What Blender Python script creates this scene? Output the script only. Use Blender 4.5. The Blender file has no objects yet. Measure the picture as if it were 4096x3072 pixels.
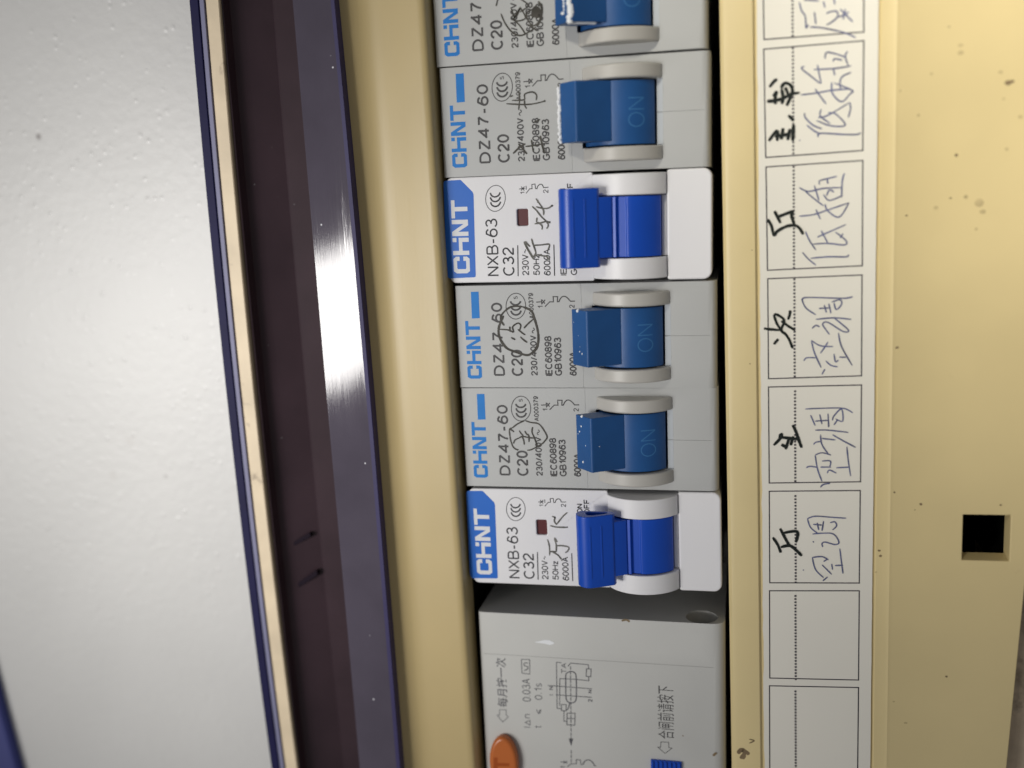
import bpy, bmesh, math, random
from mathutils import Matrix, Vector, Euler
random.seed(7)
S = 0.001                       # everything below is written in millimetres
sc = bpy.context.scene
C = sc.collection

# ------------------------------------------------------------------ camera
CAM_LOC = Vector((48.7191, -22.2411, 165.7413))
CAM_ROT = Euler((-0.1933, 0.2225, -0.0557), 'XYZ')
F_PX = 3999.26
cam = bpy.data.cameras.new("camera")
cam.sensor_width = 36.0
cam.lens = 36.0 * F_PX / 4096
cam.clip_start = 0.005
cam.clip_end = 20
cam.dof.use_dof = True
cam.dof.focus_distance = 0.170
cam.dof.aperture_fstop = 8.0
cam_o = bpy.data.objects.new("camera", cam)
cam_o.location = CAM_LOC * S
cam_o.rotation_euler = CAM_ROT
C.objects.link(cam_o)
sc.camera = cam_o

# ------------------------------------------------------------------ world, lamps, exposure
w = bpy.data.worlds.new("World"); sc.world = w; w.use_nodes = True
w.node_tree.nodes["Background"].inputs[0].default_value = (0.97, 0.97, 1.0, 1)
w.node_tree.nodes["Background"].inputs[1].default_value = 0.175
sc.view_settings.view_transform = 'Standard'
sc.view_settings.look = 'None'
sc.view_settings.exposure = 0.0
sc.view_settings.gamma = 1.0
sc.view_settings.use_curve_mapping = False

def aim(o, target):
    d = Vector(target) * S - o.location
    o.rotation_euler = d.to_track_quat('-Z', 'Y').to_euler()

def area(name, loc, target, sx, sy, power, col):
    l = bpy.data.lights.new(name, 'AREA'); l.shape = 'RECTANGLE'
    l.size = sx; l.size_y = sy; l.energy = power; l.color = col
    o = bpy.data.objects.new(name, l); o.location = Vector(loc) * S; aim(o, target); C.objects.link(o)
    return o

def spot(name, loc, target, deg, blend, radius, power, col):
    l = bpy.data.lights.new(name, 'SPOT'); l.spot_size = math.radians(deg); l.spot_blend = blend
    l.shadow_soft_size = radius; l.energy = power; l.color = col
    o = bpy.data.objects.new(name, l); o.location = Vector(loc) * S; aim(o, target); C.objects.link(o)
    return o

area("ceiling_lamp", (-980, -196, 1150), (-20, -40, 0), 0.22, 0.36, 5.9, (1.0, 0.975, 0.94))
spot("added_left_spot", (-330, -66, 560), (-46, -60, 0), 20.0, 1.0, 0.06, 11.8, (1.0, 0.975, 0.945))  # added spot; its cone fades out where a held phone would cast shadow
spot("added_warm_spot", (-120, 300, 480), (110, 26, 0), 19.0, 1.0, 0.045, 21.5, (1.0, 0.94, 0.80))  # added spot, put in only to brighten the upper right covers

# ------------------------------------------------------------------ helpers
_R = CAM_ROT.to_matrix()
FR = {1: (1700, 0, 1.8433), 2: (1700, 600, 1.8433), 3: (1800, 1100, 1.8433), 4: (1800, 1850, 1.8433), 5: (1850, 2172, 1.8433),
      'A': (1780, 690, 3.6867), 'B': (1860, 1550, 4.1475), 'C': (1880, 1950, 4.148), 'D': (2050, 700, 3.95),
      'E': (2250, 1550, 3.403), 'F': (1900, 2600, 3.515), 'G': (2300, 2600, 3.403),
      'P1': (2950, 0, 1.659), 'P2': (2950, 1000, 1.659), 'P3': (2900, 2000, 1.5476), 'O': (0, 0, 1.0),
      'R': (3400, 0, 1.6595), 'Q': (3400, 1900, 1.4155)}

def at(fr, X, Y, z=0.0):
    """a reading taken on the photograph, carried onto the plane at height z (mm)"""
    ox, oy, s = FR[fr]
    d = _R @ Vector(((ox + X / s - 2048) / F_PX, -(oy + Y / s - 1536) / F_PX, -1))
    t = (z - CAM_LOC.z) / d.z
    return CAM_LOC + d * t

class Frame:
    """origin and turn of one thing; loc() takes a photo reading into its own millimetres"""
    def __init__(self, x, y, rot=0.0): self.x, self.y, self.rot = x, y, rot
    def loc(self, fr, X, Y, z=0.0):
        p = at(fr, X, Y, z); c, s = math.cos(-self.rot), math.sin(-self.rot)
        dx, dy = p.x - self.x, p.y - self.y
        return (c * dx - s * dy, s * dx + c * dy)
WORLD = Frame(0, 0, 0)

def empty(name, label=None, cat=None, group=None, fr=WORLD, z=0.0):
    o = bpy.data.objects.new(name, None); o.empty_display_size = 0.005
    o.location = (fr.x * S, fr.y * S, z * S); o.rotation_euler = (0, 0, fr.rot)
    C.objects.link(o)
    if label: o['label'] = label
    if cat: o['category'] = cat
    if group: o['group'] = group
    return o

def link(name, verts, faces, mat, parent=None, smooth=None, bevel=0.0, seg=3, flip=False):
    m = bpy.data.meshes.new(name)
    m.from_pydata([(a * S, b * S, c * S) for a, b, c in verts], [], faces)
    bm = bmesh.new(); bm.from_mesh(m); bmesh.ops.remove_doubles(bm, verts=bm.verts, dist=1e-9)
    if flip is not None: bmesh.ops.recalc_face_normals(bm, faces=bm.faces)
    bm.to_mesh(m); bm.free()
    if mat: m.materials.append(mat)
    o = bpy.data.objects.new(name, m); C.objects.link(o)
    if parent: o.parent = parent
    if smooth is not None:
        for p in m.polygons: p.use_smooth = True
        m.set_sharp_from_angle(angle=math.radians(smooth))
    if bevel:
        b = o.modifiers.new("bevel", 'BEVEL'); b.width = bevel * S; b.segments = seg
        b.limit_method = 'ANGLE'; b.angle_limit = math.radians(35); b.harden_normals = True
        for p in m.polygons: p.use_smooth = True
        wn = o.modifiers.new('weighted_normals', 'WEIGHTED_NORMAL'); wn.keep_sharp = True; wn.weight = 100
    return o

def bake(o, bevel=0.0, seg=3, ang=35, smooth=40, even=False):
    """apply the modifiers of o into plain mesh, then bevel the result"""
    dg = bpy.context.evaluated_depsgraph_get(); dg.update()
    me = bpy.data.meshes.new_from_object(o.evaluated_get(dg))
    o.modifiers.clear(); old = o.data; o.data = me; me.name = old.name
    if bevel:
        b = o.modifiers.new("bevel", 'BEVEL'); b.width = bevel * S; b.segments = seg
        b.limit_method = 'ANGLE'; b.angle_limit = math.radians(ang); b.harden_normals = True
    for p in me.polygons: p.use_smooth = True
    if even:
        wn = o.modifiers.new('weighted_normals', 'WEIGHTED_NORMAL'); wn.keep_sharp = False; wn.weight = 100
    else: me.set_sharp_from_angle(angle=math.radians(smooth))
    return o

def box_vf(x0, x1, y0, y1, z0, z1):
    v = [(x0, y0, z0), (x1, y0, z0), (x1, y1, z0), (x0, y1, z0), (x0, y0, z1), (x1, y0, z1), (x1, y1, z1), (x0, y1, z1)]
    f = [(0, 3, 2, 1), (4, 5, 6, 7), (0, 1, 5, 4), (1, 2, 6, 5), (2, 3, 7, 6), (3, 0, 4, 7)]
    return v, f

def prism_y(sec, y0, y1, ny=1, bow=0.0):
    """closed section in (x, z) run along y; bow = how far the moulding has warped sideways at mid-length"""
    n = len(sec); v = []; f = []
    for k in range(ny + 1):
        y = y0 + (y1 - y0) * k / ny
        if callable(bow): v += [(x + bow(x, y), y, z) for x, z in sec]
        else:
            dx = -bow * max(-1.2, 1 - ((y + 57) / 75) ** 2)
            v += [(x + dx, y, z) for x, z in sec]
    for k in range(ny):
        for i in range(n):
            j = (i + 1) % n
            f.append((k * n + i, k * n + j, (k + 1) * n + j, (k + 1) * n + i))
    f.append(tuple(range(n))[::-1]); f.append(tuple(range(ny * n, (ny + 1) * n)))
    return v, f

def prism_z(out, z0, z1):
    n = len(out)
    v = [(x, y, z0) for x, y in out] + [(x, y, z1) for x, y in out]
    f = [(i, (i + 1) % n, n + (i + 1) % n, n + i) for i in range(n)]
    f.append(tuple(range(n))[::-1]); f.append(tuple(range(n, 2 * n)))
    return v, f

def join(*vfs):
    V = []; Fs = []
    for v, f in vfs:
        b = len(V); V += v; Fs += [tuple(i + b for i in q) for q in f]
    return V, Fs

def rrect(x0, x1, y0, y1, r, n=6):
    """rounded rectangle outline; r = (bl, br, tr, tl)"""
    if not isinstance(r, tuple): r = (r,) * 4
    out = []
    for (cx, cy, rr, a0) in ((x0 + r[0], y0 + r[0], r[0], 180), (x1 - r[1], y0 + r[1], r[1], 270),
                             (x1 - r[2], y1 - r[2], r[2], 0), (x0 + r[3], y1 - r[3], r[3], 90)):
        if rr < 1e-6: out.append((cx, cy)); continue
        for k in range(n + 1):
            a = math.radians(a0 + 90 * k / n); out.append((cx + rr * math.cos(a), cy + rr * math.sin(a)))
    return out

def cut(o, vf, op='DIFFERENCE'):
    c = link("cutter", vf[0], vf[1], None)
    c.parent = o.parent; c.location = o.location
    m = o.modifiers.new("cut", 'BOOLEAN'); m.object = c; m.operation = op; m.solver = 'EXACT'
    dg = bpy.context.evaluated_depsgraph_get(); dg.update()
    me = bpy.data.meshes.new_from_object(o.evaluated_get(dg))
    o.modifiers.clear(); me.name = o.data.name; o.data = me
    bpy.data.objects.remove(c)

# ---- flat print: ribbons, dots and lettering laid a hair above the surface they are printed on
class Ink:
    def __init__(self, fr=WORLD, z=0.012, zsurf=0.0):
        self.fr, self.z, self.zs, self.v, self.f = fr, z, zsurf, [], []
    def _z(self):
        self.z += 0.0004; return self.z + self.zs
    def poly(self, pts):
        b = len(self.v); z = self._z()
        self.v += [(x, y, z) for x, y in pts]; self.f.append(tuple(range(b, b + len(pts))))
    def P(self, fr, pts): return [self.fr.loc(fr, x, y, self.zs) for x, y in pts]
    def seg(self, fr, pts, wd, closed=False):
        """straight printed lines, wd in mm"""
        p = self.P(fr, pts) if fr else pts
        if closed: p = p + [p[0]]
        for a, b in zip(p, p[1:]):
            dx, dy = b[0] - a[0], b[1] - a[1]; L = math.hypot(dx, dy) or 1e-6
            ux, uy = dx / L * wd / 2, dy / L * wd / 2
            self.poly([(a[0] - ux + uy, a[1] - uy - ux), (b[0] + ux + uy, b[1] + uy - ux), (b[0] + ux - uy, b[1] + uy + ux), (a[0] - ux - uy, a[1] - uy + ux)])
    def pen(self, fr, pts, wd, taper=0.5, wob=0.12):
        """a hand-drawn stroke: smoothed, uneven in width, thinner at its ends"""
        p = self.P(fr, pts) if fr else pts
        if len(p) == 2: p = [p[0], ((p[0][0] + p[1][0]) / 2, (p[0][1] + p[1][1]) / 2), p[1]]
        q = []
        ext = [p[0]] + p + [p[-1]]
        for i in range(1, len(ext) - 2):
            a, b, c, d = ext[i - 1:i + 3]
            for k in range(6):
                t = k / 6
                q.append(tuple(0.5 * ((2 * b[j]) + (-a[j] + c[j]) * t + (2 * a[j] - 5 * b[j] + 4 * c[j] - d[j]) * t * t + (-a[j] + 3 * b[j] - 3 * c[j] + d[j]) * t ** 3) for j in (0, 1)))
        q.append(p[-1])
        r = [q[0]]
        for x in q[1:]:
            if math.hypot(x[0] - r[-1][0], x[1] - r[-1][1]) > wd * 0.12: r.append(x)
        q = r
        if len(q) < 2: return self.dot(None, q[0], wd)
        n = len(q); z = self._z(); b0 = len(self.v); ww = wd
        L = []; Rr = []
        for i, x in enumerate(q):
            a, c = q[max(0, i - 1)], q[min(n - 1, i + 1)]
            dx, dy = c[0] - a[0], c[1] - a[1]; l = math.hypot(dx, dy) or 1e-6
            ww += (wd * random.uniform(1 - wob, 1 + wob) - ww) * 0.35
            e = min(i, n - 1 - i) / 2.0
            h = ww * 0.62 * (taper + (1 - taper) * min(1, e))
            L.append((x[0] - dy / l * h, x[1] + dx / l * h, z)); Rr.append((x[0] + dy / l * h, x[1] - dx / l * h, z))
        self.v += L + Rr
        for i in range(n - 1): self.f.append((b0 + i, b0 + n + i, b0 + n + i + 1, b0 + i + 1))
    def dot(self, fr, c, d, squash=1.0):
        x, y = self.P(fr, [c])[0] if fr else c
        self.poly([(x + d / 2 * math.cos(a) * random.uniform(.9, 1.08), y + d / 2 * squash * math.sin(a) * random.uniform(.9, 1.08)) for a in [math.tau * k / 12 for k in range(12)]])
    def oval(self, fr, c, rx, ry, wd, a0=0, a1=360, n=48):
        self_p = []
        for k in range(n + 1):
            a = math.radians(a0 + (a1 - a0) * k / n)
            self_p.append((c[0] + rx * math.cos(a), c[1] + ry * math.sin(a)))
        p = self.P(fr, self_p) if fr else self_p
        z = self._z(); b0 = len(self.v); n2 = len(p)
        for i, x in enumerate(p):
            if a1 - a0 == 360: a, c2 = p[(i - 1) % (n2 - 1)], p[(i + 1) % (n2 - 1)]
            else: a, c2 = p[max(0, i - 1)], p[min(n2 - 1, i + 1)]
            dx, dy = c2[0] - a[0], c2[1] - a[1]; l = math.hypot(dx, dy) or 1e-6
            self.v += [(x[0] - dy / l * wd / 2, x[1] + dx / l * wd / 2, z), (x[0] + dy / l * wd / 2, x[1] - dx / l * wd / 2, z)]
        for i in range(n2 - 1): self.f.append((b0 + 2 * i, b0 + 2 * i + 1, b0 + 2 * i + 3, b0 + 2 * i + 2))
    def text(self, body, fr, X0, X1, Y0, Y1, bold=0.0):
        """lettering that reads upwards (+y); X0 cap line, X1 base line, Y0 end, Y1 start, as read on the photo"""
        V, Fc, (bx0, bx1, by0, by1) = glyphs(body, bold)
        ym, xm = (Y0 + Y1) / 2, (X0 + X1) / 2
        u0 = self.fr.loc(fr, X0, ym, self.zs)[0]; u1 = self.fr.loc(fr, X1, ym, self.zs)[0]
        v0 = self.fr.loc(fr, xm, Y1, self.zs)[1]; v1 = self.fr.loc(fr, xm, Y0, self.zs)[1]
        z = self._z(); b = len(self.v)
        for x, y in V:
            s = (x - bx0) / (bx1 - bx0); t = (y - by0) / (by1 - by0)
            self.v.append((u1 + (u0 - u1) * t, v0 + (v1 - v0) * s, z))
        self.f += [tuple(i + b for i in q) for q in Fc]
    def line(self, p, t, zf=None):
        """ribbon of even width along p, split square at sharp corners"""
        parts = [[p[0]]]; ext = []
        for i in range(1, len(p)):
            parts[-1].append(p[i])
            if i < len(p) - 1:
                a = math.atan2(p[i][1] - p[i-1][1], p[i][0] - p[i-1][0]); b = math.atan2(p[i+1][1] - p[i][1], p[i+1][0] - p[i][0])
                if abs((b - a + math.pi) % math.tau - math.pi) > math.radians(50): parts.append([p[i]])
        for j, q in enumerate(parts):
            q = list(q)
            def push(a, b):
                l = math.hypot(b[0] - a[0], b[1] - a[1]) or 1e-9
                return (b[0] + (b[0] - a[0]) / l * t / 2, b[1] + (b[1] - a[1]) / l * t / 2)
            if j > 0: q[0] = push(q[1], q[0])
            if j < len(parts) - 1: q[-1] = push(q[-2], q[-1])
            if zf:
                r = [q[0]]
                for a, b in zip(q, q[1:]):
                    for k in range(1, 9): r.append((a[0] + (b[0] - a[0]) * k / 8, a[1] + (b[1] - a[1]) * k / 8))
                q = r
            z = self._z(); b0 = len(self.v); n = len(q)
            for i, x in enumerate(q):
                a, c = q[max(0, i - 1)], q[min(n - 1, i + 1)]
                if math.hypot(q[0][0] - q[-1][0], q[0][1] - q[-1][1]) < 1e-6: a, c = q[i - 1] if i else q[-2], q[i + 1] if i < n - 1 else q[1]
                dx, dy = c[0] - a[0], c[1] - a[1]; l = math.hypot(dx, dy) or 1e-9
                for sgn in (1, -1):
                    u, v_ = x[0] - sgn * dy / l * t / 2, x[1] + sgn * dx / l * t / 2
                    self.v.append((u, v_, zf(u) if zf else z))
            for i in range(n - 1): self.f.append((b0 + 2 * i, b0 + 2 * i + 1, b0 + 2 * i + 3, b0 + 2 * i + 2))
    def word(self, body, fr, X0, X1, Y0, Y1, t, gap=0.2):
        """plain lettering reading upwards, fitted to the same readings as text(); t = stroke in mm"""
        ym, xm = (Y0 + Y1) / 2, (X0 + X1) / 2
        u0 = self.fr.loc(fr, X0, ym, self.zs)[0] + t / 2; u1 = self.fr.loc(fr, X1, ym, self.zs)[0] - t / 2
        v0 = self.fr.loc(fr, xm, Y1, self.zs)[1] + t / 2; v1 = self.fr.loc(fr, xm, Y0, self.zs)[1] - t / 2
        ss, wd = layout(body, gap)
        hi = max(b for s_ in ss for a, b in s_); lo = min(b for s_ in ss for a, b in s_)
        if body in ('~', '-'): pass
        else: hi, lo = 1.0, 0.0
        if body == 't': hi = .95
        for s_ in ss: self.line([(u1 + (u0 - u1) * (b - lo) / (hi - lo), v0 + (v1 - v0) * a / (wd or 1)) for a, b in s_], t)
    def out(self, name, mat, parent, label=None, thick=False):
        o = link(name, self.v, self.f, mat, parent, flip=None)
        me = o.data
        bm = bmesh.new(); bm.from_mesh(me)
        for f in bm.faces:
            f.normal_update()
            if f.normal.z < 0: f.normal_flip()
        bm.to_mesh(me); bm.free()
        if label: o['label'] = label
        return o

def _arc(cx, cy, rx, ry, a0, a1, n=None):
    n = n or max(4, int(abs(a1 - a0) / 15))
    return [(cx + rx * math.cos(math.radians(a0 + (a1 - a0) * k / n)), cy + ry * math.sin(math.radians(a0 + (a1 - a0) * k / n))) for k in range(n + 1)]
SF = {  # centre lines of a plain grotesque, cap height 1: (width, strokes)
 '0': (.56, [_arc(.28, .5, .28, .5, 90, -270, 28)]), '1': (.34, [[(.06, .76), (.2, .80), (.28, .88), (.32, 1), (.32, 0)]]),
 '2': (.56, [_arc(.28, .71, .26, .29, 175, -25) + [(.42, .46), (.14, .2), (.02, 0)], [(.0, 0), (.56, 0)]]),
 '3': (.55, [_arc(.26, .76, .23, .24, 160, -90) + [(.22, .52)], [(.22, .52)] + _arc(.27, .265, .28, .265, 90, -160)]),
 '4': (.60, [[(.44, 0), (.44, 1), (0, .29), (.6, .29)]]), '5': (.56, [[(.5, 1), (.12, 1), (.05, .50)] + _arc(.27, .32, .28, .32, 128, -155)]),
 '6': (.56, [_arc(.3, .70, .25, .30, 20, 110) + [(.06, .6), (.01, .42), (.01, .3)], _arc(.285, .31, .275, .31, 180, -180, 24)]),
 '9': (.56, [_arc(.27, .30, .25, .30, -160, -70) + [(.5, .4), (.55, .58), (.55, .7)], _arc(.275, .69, .275, .31, 0, 360, 24)]),
 '7': (.56, [[(0, 1), (.56, 1)], [(.56, 1), (.36, .66), (.24, .35), (.18, 0)]]), '8': (.56, [_arc(.28, .76, .225, .24, 90, -270, 22), _arc(.28, .26, .28, .26, 90, -270, 22)]),
 '/': (.30, [[(0, -.02), (.30, 1.02)]]), '-': (.30, [[(0, .36), (.3, .36)]]), '.': (.06, [[(0, .06), (.10, .06)]]), ':': (.06, [[(0, .1), (.06, .1)], [(0, .7), (.06, .7)]]),
 '~': (.7, [_arc(.18, .4, .18, .3, 180, 20) + _arc(.52, .5, .18, .3, 200, 360)]),
 'A': (.68, [[(0, 0), (.34, 1)], [(.34, 1), (.68, 0)], [(.12, .34), (.56, .34)]]),
 'B': (.62, [[(0, 0), (0, 1)], [(0, 1)] + _arc(.34, .76, .22, .24, 90, -90) + [(0, .52)], [(0, .52), (.34, .52)] + _arc(.36, .26, .26, .26, 90, -90) + [(0, 0)]]),
 'C': (.70, [_arc(.37, .5, .37, .5, 48, 312, 22)]), 'D': (.68, [[(0, 0), (0, 1)], [(0, 1), (.28, 1)] + _arc(.28, .5, .40, .5, 90, -90) + [(0, 0)]]),
 'E': (.56, [[(.56, 0), (0, 0), (0, 1), (.55, 1)], [(0, .52), (.5, .52)]]), 'F': (.52, [[(0, 0), (0, 1), (.52, 1)], [(0, .52), (.46, .52)]]),
 'G': (.74, [_arc(.37, .5, .37, .5, 48, 335, 22) + [(.72, .44), (.42, .44)]]), 'H': (.62, [[(0, 0), (0, 1)], [(.62, 0), (.62, 1)], [(0, .53), (.62, .53)]]),
 'I': (.0, [[(0, 0), (0, 1)]]), 'N': (.62, [[(0, 0), (0, 1)], [(0, 1), (.62, 0)], [(.62, 0), (.62, 1)]]), 'O': (.76, [_arc(.38, .5, .38, .5, 90, -270, 28)]),
 'S': (.58, [_arc(.29, .76, .25, .24, 25, 245) + _arc(.29, .26, .29, .26, 65, -155)]), 'T': (.6, [[(0, 1), (.6, 1)], [(.3, 0), (.3, 1)]]), 'V': (.64, [[(0, 1), (.32, 0)], [(.32, 0), (.64, 1)]]),
 'X': (.64, [[(0, 0), (.64, 1)], [(0, 1), (.64, 0)]]), 'Z': (.60, [[(.02, 1), (.58, 1)], [(.58, 1), (0, 0)], [(0, 0), (.6, 0)]]), 'z': (.46, [[(0, .7), (.44, .7)], [(.44, .7), (0, 0)], [(0, 0), (.46, 0)]]),
 'n': (.46, [[(0, 0), (0, .72)], [(0, .5)] + _arc(.23, .46, .23, .27, 160, 0) + [(.46, 0)]]), 't': (.3, [[(.14, .95), (.14, .12), (.2, 0), (.3, 0)], [(0, .72), (.3, .72)]]),
 's': (.44, [_arc(.22, .54, .18, .18, 30, 250) + _arc(.22, .19, .21, .19, 70, -150)]), 'D2': (.66, [[(0, 0), (.33, .8)], [(.33, .8), (.66, 0)], [(.66, 0), (0, 0)]]), '<': (.6, [[(.6, .9), (0, .55), (.6, .2)], [(.6, 0), (0, .34)]]), ' ': (.3, []),
}
def layout(body, gap):
    x = 0; out = []
    for ch in body:
        wd, ss = SF[ch]
        out += [[(x + a, b) for a, b in s_] for s_ in ss]; x += wd + gap
    return out, x - gap

_gc = {}
def glyphs(body, bold):
    k = (body, bold)
    if k in _gc: return _gc[k]
    cu = bpy.data.curves.new("lettering", 'FONT'); cu.body = body; cu.offset = bold; cu.resolution_u = 4
    o = bpy.data.objects.new("lettering", cu); C.objects.link(o)
    dg = bpy.context.evaluated_depsgraph_get(); dg.update()
    me = bpy.data.meshes.new_from_object(o.evaluated_get(dg))
    V = [(v.co.x, v.co.y) for v in me.vertices]; Fc = [tuple(p.vertices) for p in me.polygons]
    bpy.data.objects.remove(o); bpy.data.curves.remove(cu); bpy.data.meshes.remove(me)
    bb = (min(v[0] for v in V), max(v[0] for v in V), min(v[1] for v in V), max(v[1] for v in V))
    _gc[k] = (V, Fc, bb); return _gc[k]

# ------------------------------------------------------------------ materials
def mat(name, col, rough=0.5, spec=0.5, bump=0.0, bscale=2000, var=0.0, vscale=60, dirt=None, dscale=90, dthr=0.62, coat=0.0,
        stretch=None, sss=0.0, rvar=0.0, specks=None, bdist=0.00005):
    m = bpy.data.materials.new(name); m.use_nodes = True; nt = m.node_tree; N = nt.nodes; Lk = nt.links
    b = N["Principled BSDF"]
    b.inputs['Base Color'].default_value = (*col, 1); b.inputs['Roughness'].default_value = rough
    b.inputs['Specular IOR Level'].default_value = spec; b.inputs['Coat Weight'].default_value = coat
    tc = N.new('ShaderNodeTexCoord'); src = tc.outputs['Object']
    if stretch:
        mp = N.new('ShaderNodeMapping'); mp.inputs['Scale'].default_value = stretch; Lk.new(src, mp.inputs['Vector']); ssrc = mp.outputs['Vector']
    else: ssrc = src
    cur = None
    def mixc(fac, c2, prev):
        mx = N.new('ShaderNodeMix'); mx.data_type = 'RGBA'; Lk.new(fac, mx.inputs['Factor'])
        if prev is None: mx.inputs['A'].default_value = (*col, 1)
        else: Lk.new(prev, mx.inputs['A'])
        mx.inputs['B'].default_value = (*c2, 1); return mx.outputs['Result']
    if var:
        n = N.new('ShaderNodeTexNoise'); n.inputs['Scale'].default_value = vscale; n.inputs['Detail'].default_value = 6; Lk.new(src, n.inputs['Vector'])
        r = N.new('ShaderNodeMapRange'); r.inputs['From Min'].default_value = 0.35; r.inputs['From Max'].default_value = 0.75; Lk.new(n.outputs['Fac'], r.inputs['Value'])
        cur = mixc(r.outputs['Result'], tuple(c * (1 - var) for c in col), cur)
    if dirt:
        n = N.new('ShaderNodeTexNoise'); n.inputs['Scale'].default_value = dscale; n.inputs['Detail'].default_value = 8; n.inputs['Roughness'].default_value = 0.65; Lk.new(src, n.inputs['Vector'])
        r = N.new('ShaderNodeMapRange'); r.inputs['From Min'].default_value = dthr; r.inputs['From Max'].default_value = dthr + 0.14; r.inputs['To Max'].default_value = 0.75; Lk.new(n.outputs['Fac'], r.inputs['Value'])
        cur = mixc(r.outputs['Result'], dirt, cur)
    if specks:
        scol, sscale, srad = specks
        v = N.new('ShaderNodeTexVoronoi'); v.inputs['Scale'].default_value = sscale; Lk.new(src, v.inputs['Vector'])
        r = N.new('ShaderNodeMapRange'); r.inputs['From Min'].default_value = srad; r.inputs['From Max'].default_value = srad * 0.4; Lk.new(v.outputs['Distance'], r.inputs['Value'])
        sp = N.new('ShaderNodeSeparateColor'); Lk.new(v.outputs['Color'], sp.inputs['Color'])
        gt = N.new('ShaderNodeMath'); gt.operation = 'GREATER_THAN'; gt.inputs[1].default_value = 0.72; Lk.new(sp.outputs[0], gt.inputs[0])
        ml = N.new('ShaderNodeMath'); ml.operation = 'MULTIPLY'; Lk.new(gt.outputs[0], ml.inputs[0]); Lk.new(r.outputs['Result'], ml.inputs[1])
        cur = mixc(ml.outputs[0], scol, cur)
    if cur is not None: Lk.new(cur, b.inputs['Base Color'])
    if rvar:
        n = N.new('ShaderNodeTexNoise'); n.inputs['Scale'].default_value = 260; n.inputs['Detail'].default_value = 5; Lk.new(ssrc, n.inputs['Vector'])
        r = N.new('ShaderNodeMapRange'); r.inputs['To Min'].default_value = max(0.03, rough - rvar); r.inputs['To Max'].default_value = rough + rvar; Lk.new(n.outputs['Fac'], r.inputs['Value']); Lk.new(r.outputs['Result'], b.inputs['Roughness'])
    if bump:
        n = N.new('ShaderNodeTexNoise'); n.inputs['Scale'].default_value = bscale; n.inputs['Detail'].default_value = 4; Lk.new(ssrc, n.inputs['Vector'])
        bp = N.new('ShaderNodeBump'); bp.inputs['Strength'].default_value = bump; bp.inputs['Distance'].default_value = bdist; Lk.new(n.outputs['Fac'], bp.inputs['Height']); Lk.new(bp.outputs['Normal'], b.inputs['Normal'])
    if sss:
        b.inputs['Subsurface Weight'].default_value = sss; b.inputs['Subsurface Radius'].default_value = (0.001, 0.0008, 0.0005); b.inputs['Subsurface Scale'].default_value = 1.0
    return m

M = {}
BEIGE = (0.60, 0.485, 0.255)
M['beige'] = mat('aged_cream_plastic', BEIGE, 0.42, 0.45, bump=0.25, bscale=1500, var=0.10, vscale=45, dirt=(0.36, 0.25, 0.13), dscale=70, dthr=0.66, specks=((0.3, 0.22, 0.12), 48, 0.03))
M['beige_low'] = mat('yellowed_cream_plastic', (0.72, 0.59, 0.31), 0.40, 0.45, bump=0.25, bscale=1500, var=0.10, vscale=38, dirt=(0.40, 0.29, 0.15), dscale=70, dthr=0.68, specks=((0.35, 0.26, 0.14), 52, 0.03))
M['beige_brushed'] = mat('cream_plastic_rubbed', (0.52, 0.405, 0.195), 0.40, 0.40, bump=0.22, bscale=420, var=0.09, vscale=45, stretch=(6, 0.35, 6), dirt=(0.36, 0.26, 0.14), dscale=60, dthr=0.68, specks=((0.3, 0.22, 0.12), 60, 0.03))
M['beige_dirty'] = mat('grimy_cream_plastic', (0.80, 0.66, 0.46), 0.5, 0.4, bump=0.4, bscale=900, var=0.2, vscale=120, dirt=(0.16, 0.11, 0.07), dscale=160, dthr=0.60, specks=((0.06, 0.04, 0.03), 160, 0.05))
M['wall'] = mat('painted_plaster', (0.715, 0.71, 0.69), 0.40, 0.34, bump=0.26, bscale=480, var=0.07, vscale=26, dirt=(0.50, 0.46, 0.42), dscale=34, dthr=0.66, bdist=0.00035, specks=((0.3, 0.28, 0.27), 45, 0.04))
M['dusty'] = mat('dusty_grey_plaster', (0.58, 0.48, 0.36), 0.8, 0.2, bump=0.8, bscale=500, var=0.3, vscale=200, dirt=(0.10, 0.08, 0.06), dscale=90, dthr=0.5, specks=((0.6, 0.58, 0.52), 240, 0.12), bdist=0.0003)
M['lid_dark'] = mat('smoked_purple_plastic', (0.054, 0.032, 0.041), 0.34, 0.35, bump=0.1, bscale=900, var=0.3, vscale=80, specks=((0.2, 0.19, 0.2), 300, 0.05))
M['catch'] = mat('matt_smoked_plastic', (0.016, 0.010, 0.018), 0.7, 0.1)
M['lid_lip'] = mat('scratched_purple_plastic', (0.082, 0.070, 0.096), 0.07, 0.55, bump=0.28, bscale=330, stretch=(9, 0.2, 9), var=0.2, vscale=90, rvar=0.02, specks=((0.9, 0.9, 0.95), 420, 0.09))  # scratched plastic; the bright specks paint tiny sparkles into its colour
M['lid_edge'] = mat('purple_plastic_edge', (0.010, 0.009, 0.058), 0.55, 0.15, bump=0.2, bscale=900, var=0.25, vscale=150, specks=((0.15, 0.15, 0.25), 200, 0.06))
M['lid_rim'] = mat('purple_lip_edge', (0.045, 0.038, 0.115), 0.5, 0.25, var=0.2, vscale=150)
M['lid_pale'] = mat('lit_purple_bevel', (0.215, 0.215, 0.34), 0.5, 0.3, var=0.1, vscale=120)  # lit edge of the purple bead, its highlight put into the colour
M['grey'] = mat('aged_grey_plastic', (0.50, 0.508, 0.50), 0.46, 0.4, bump=0.22, bscale=1600, var=0.07, vscale=70, dirt=(0.33, 0.27, 0.21), dscale=120, dthr=0.66)
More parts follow.
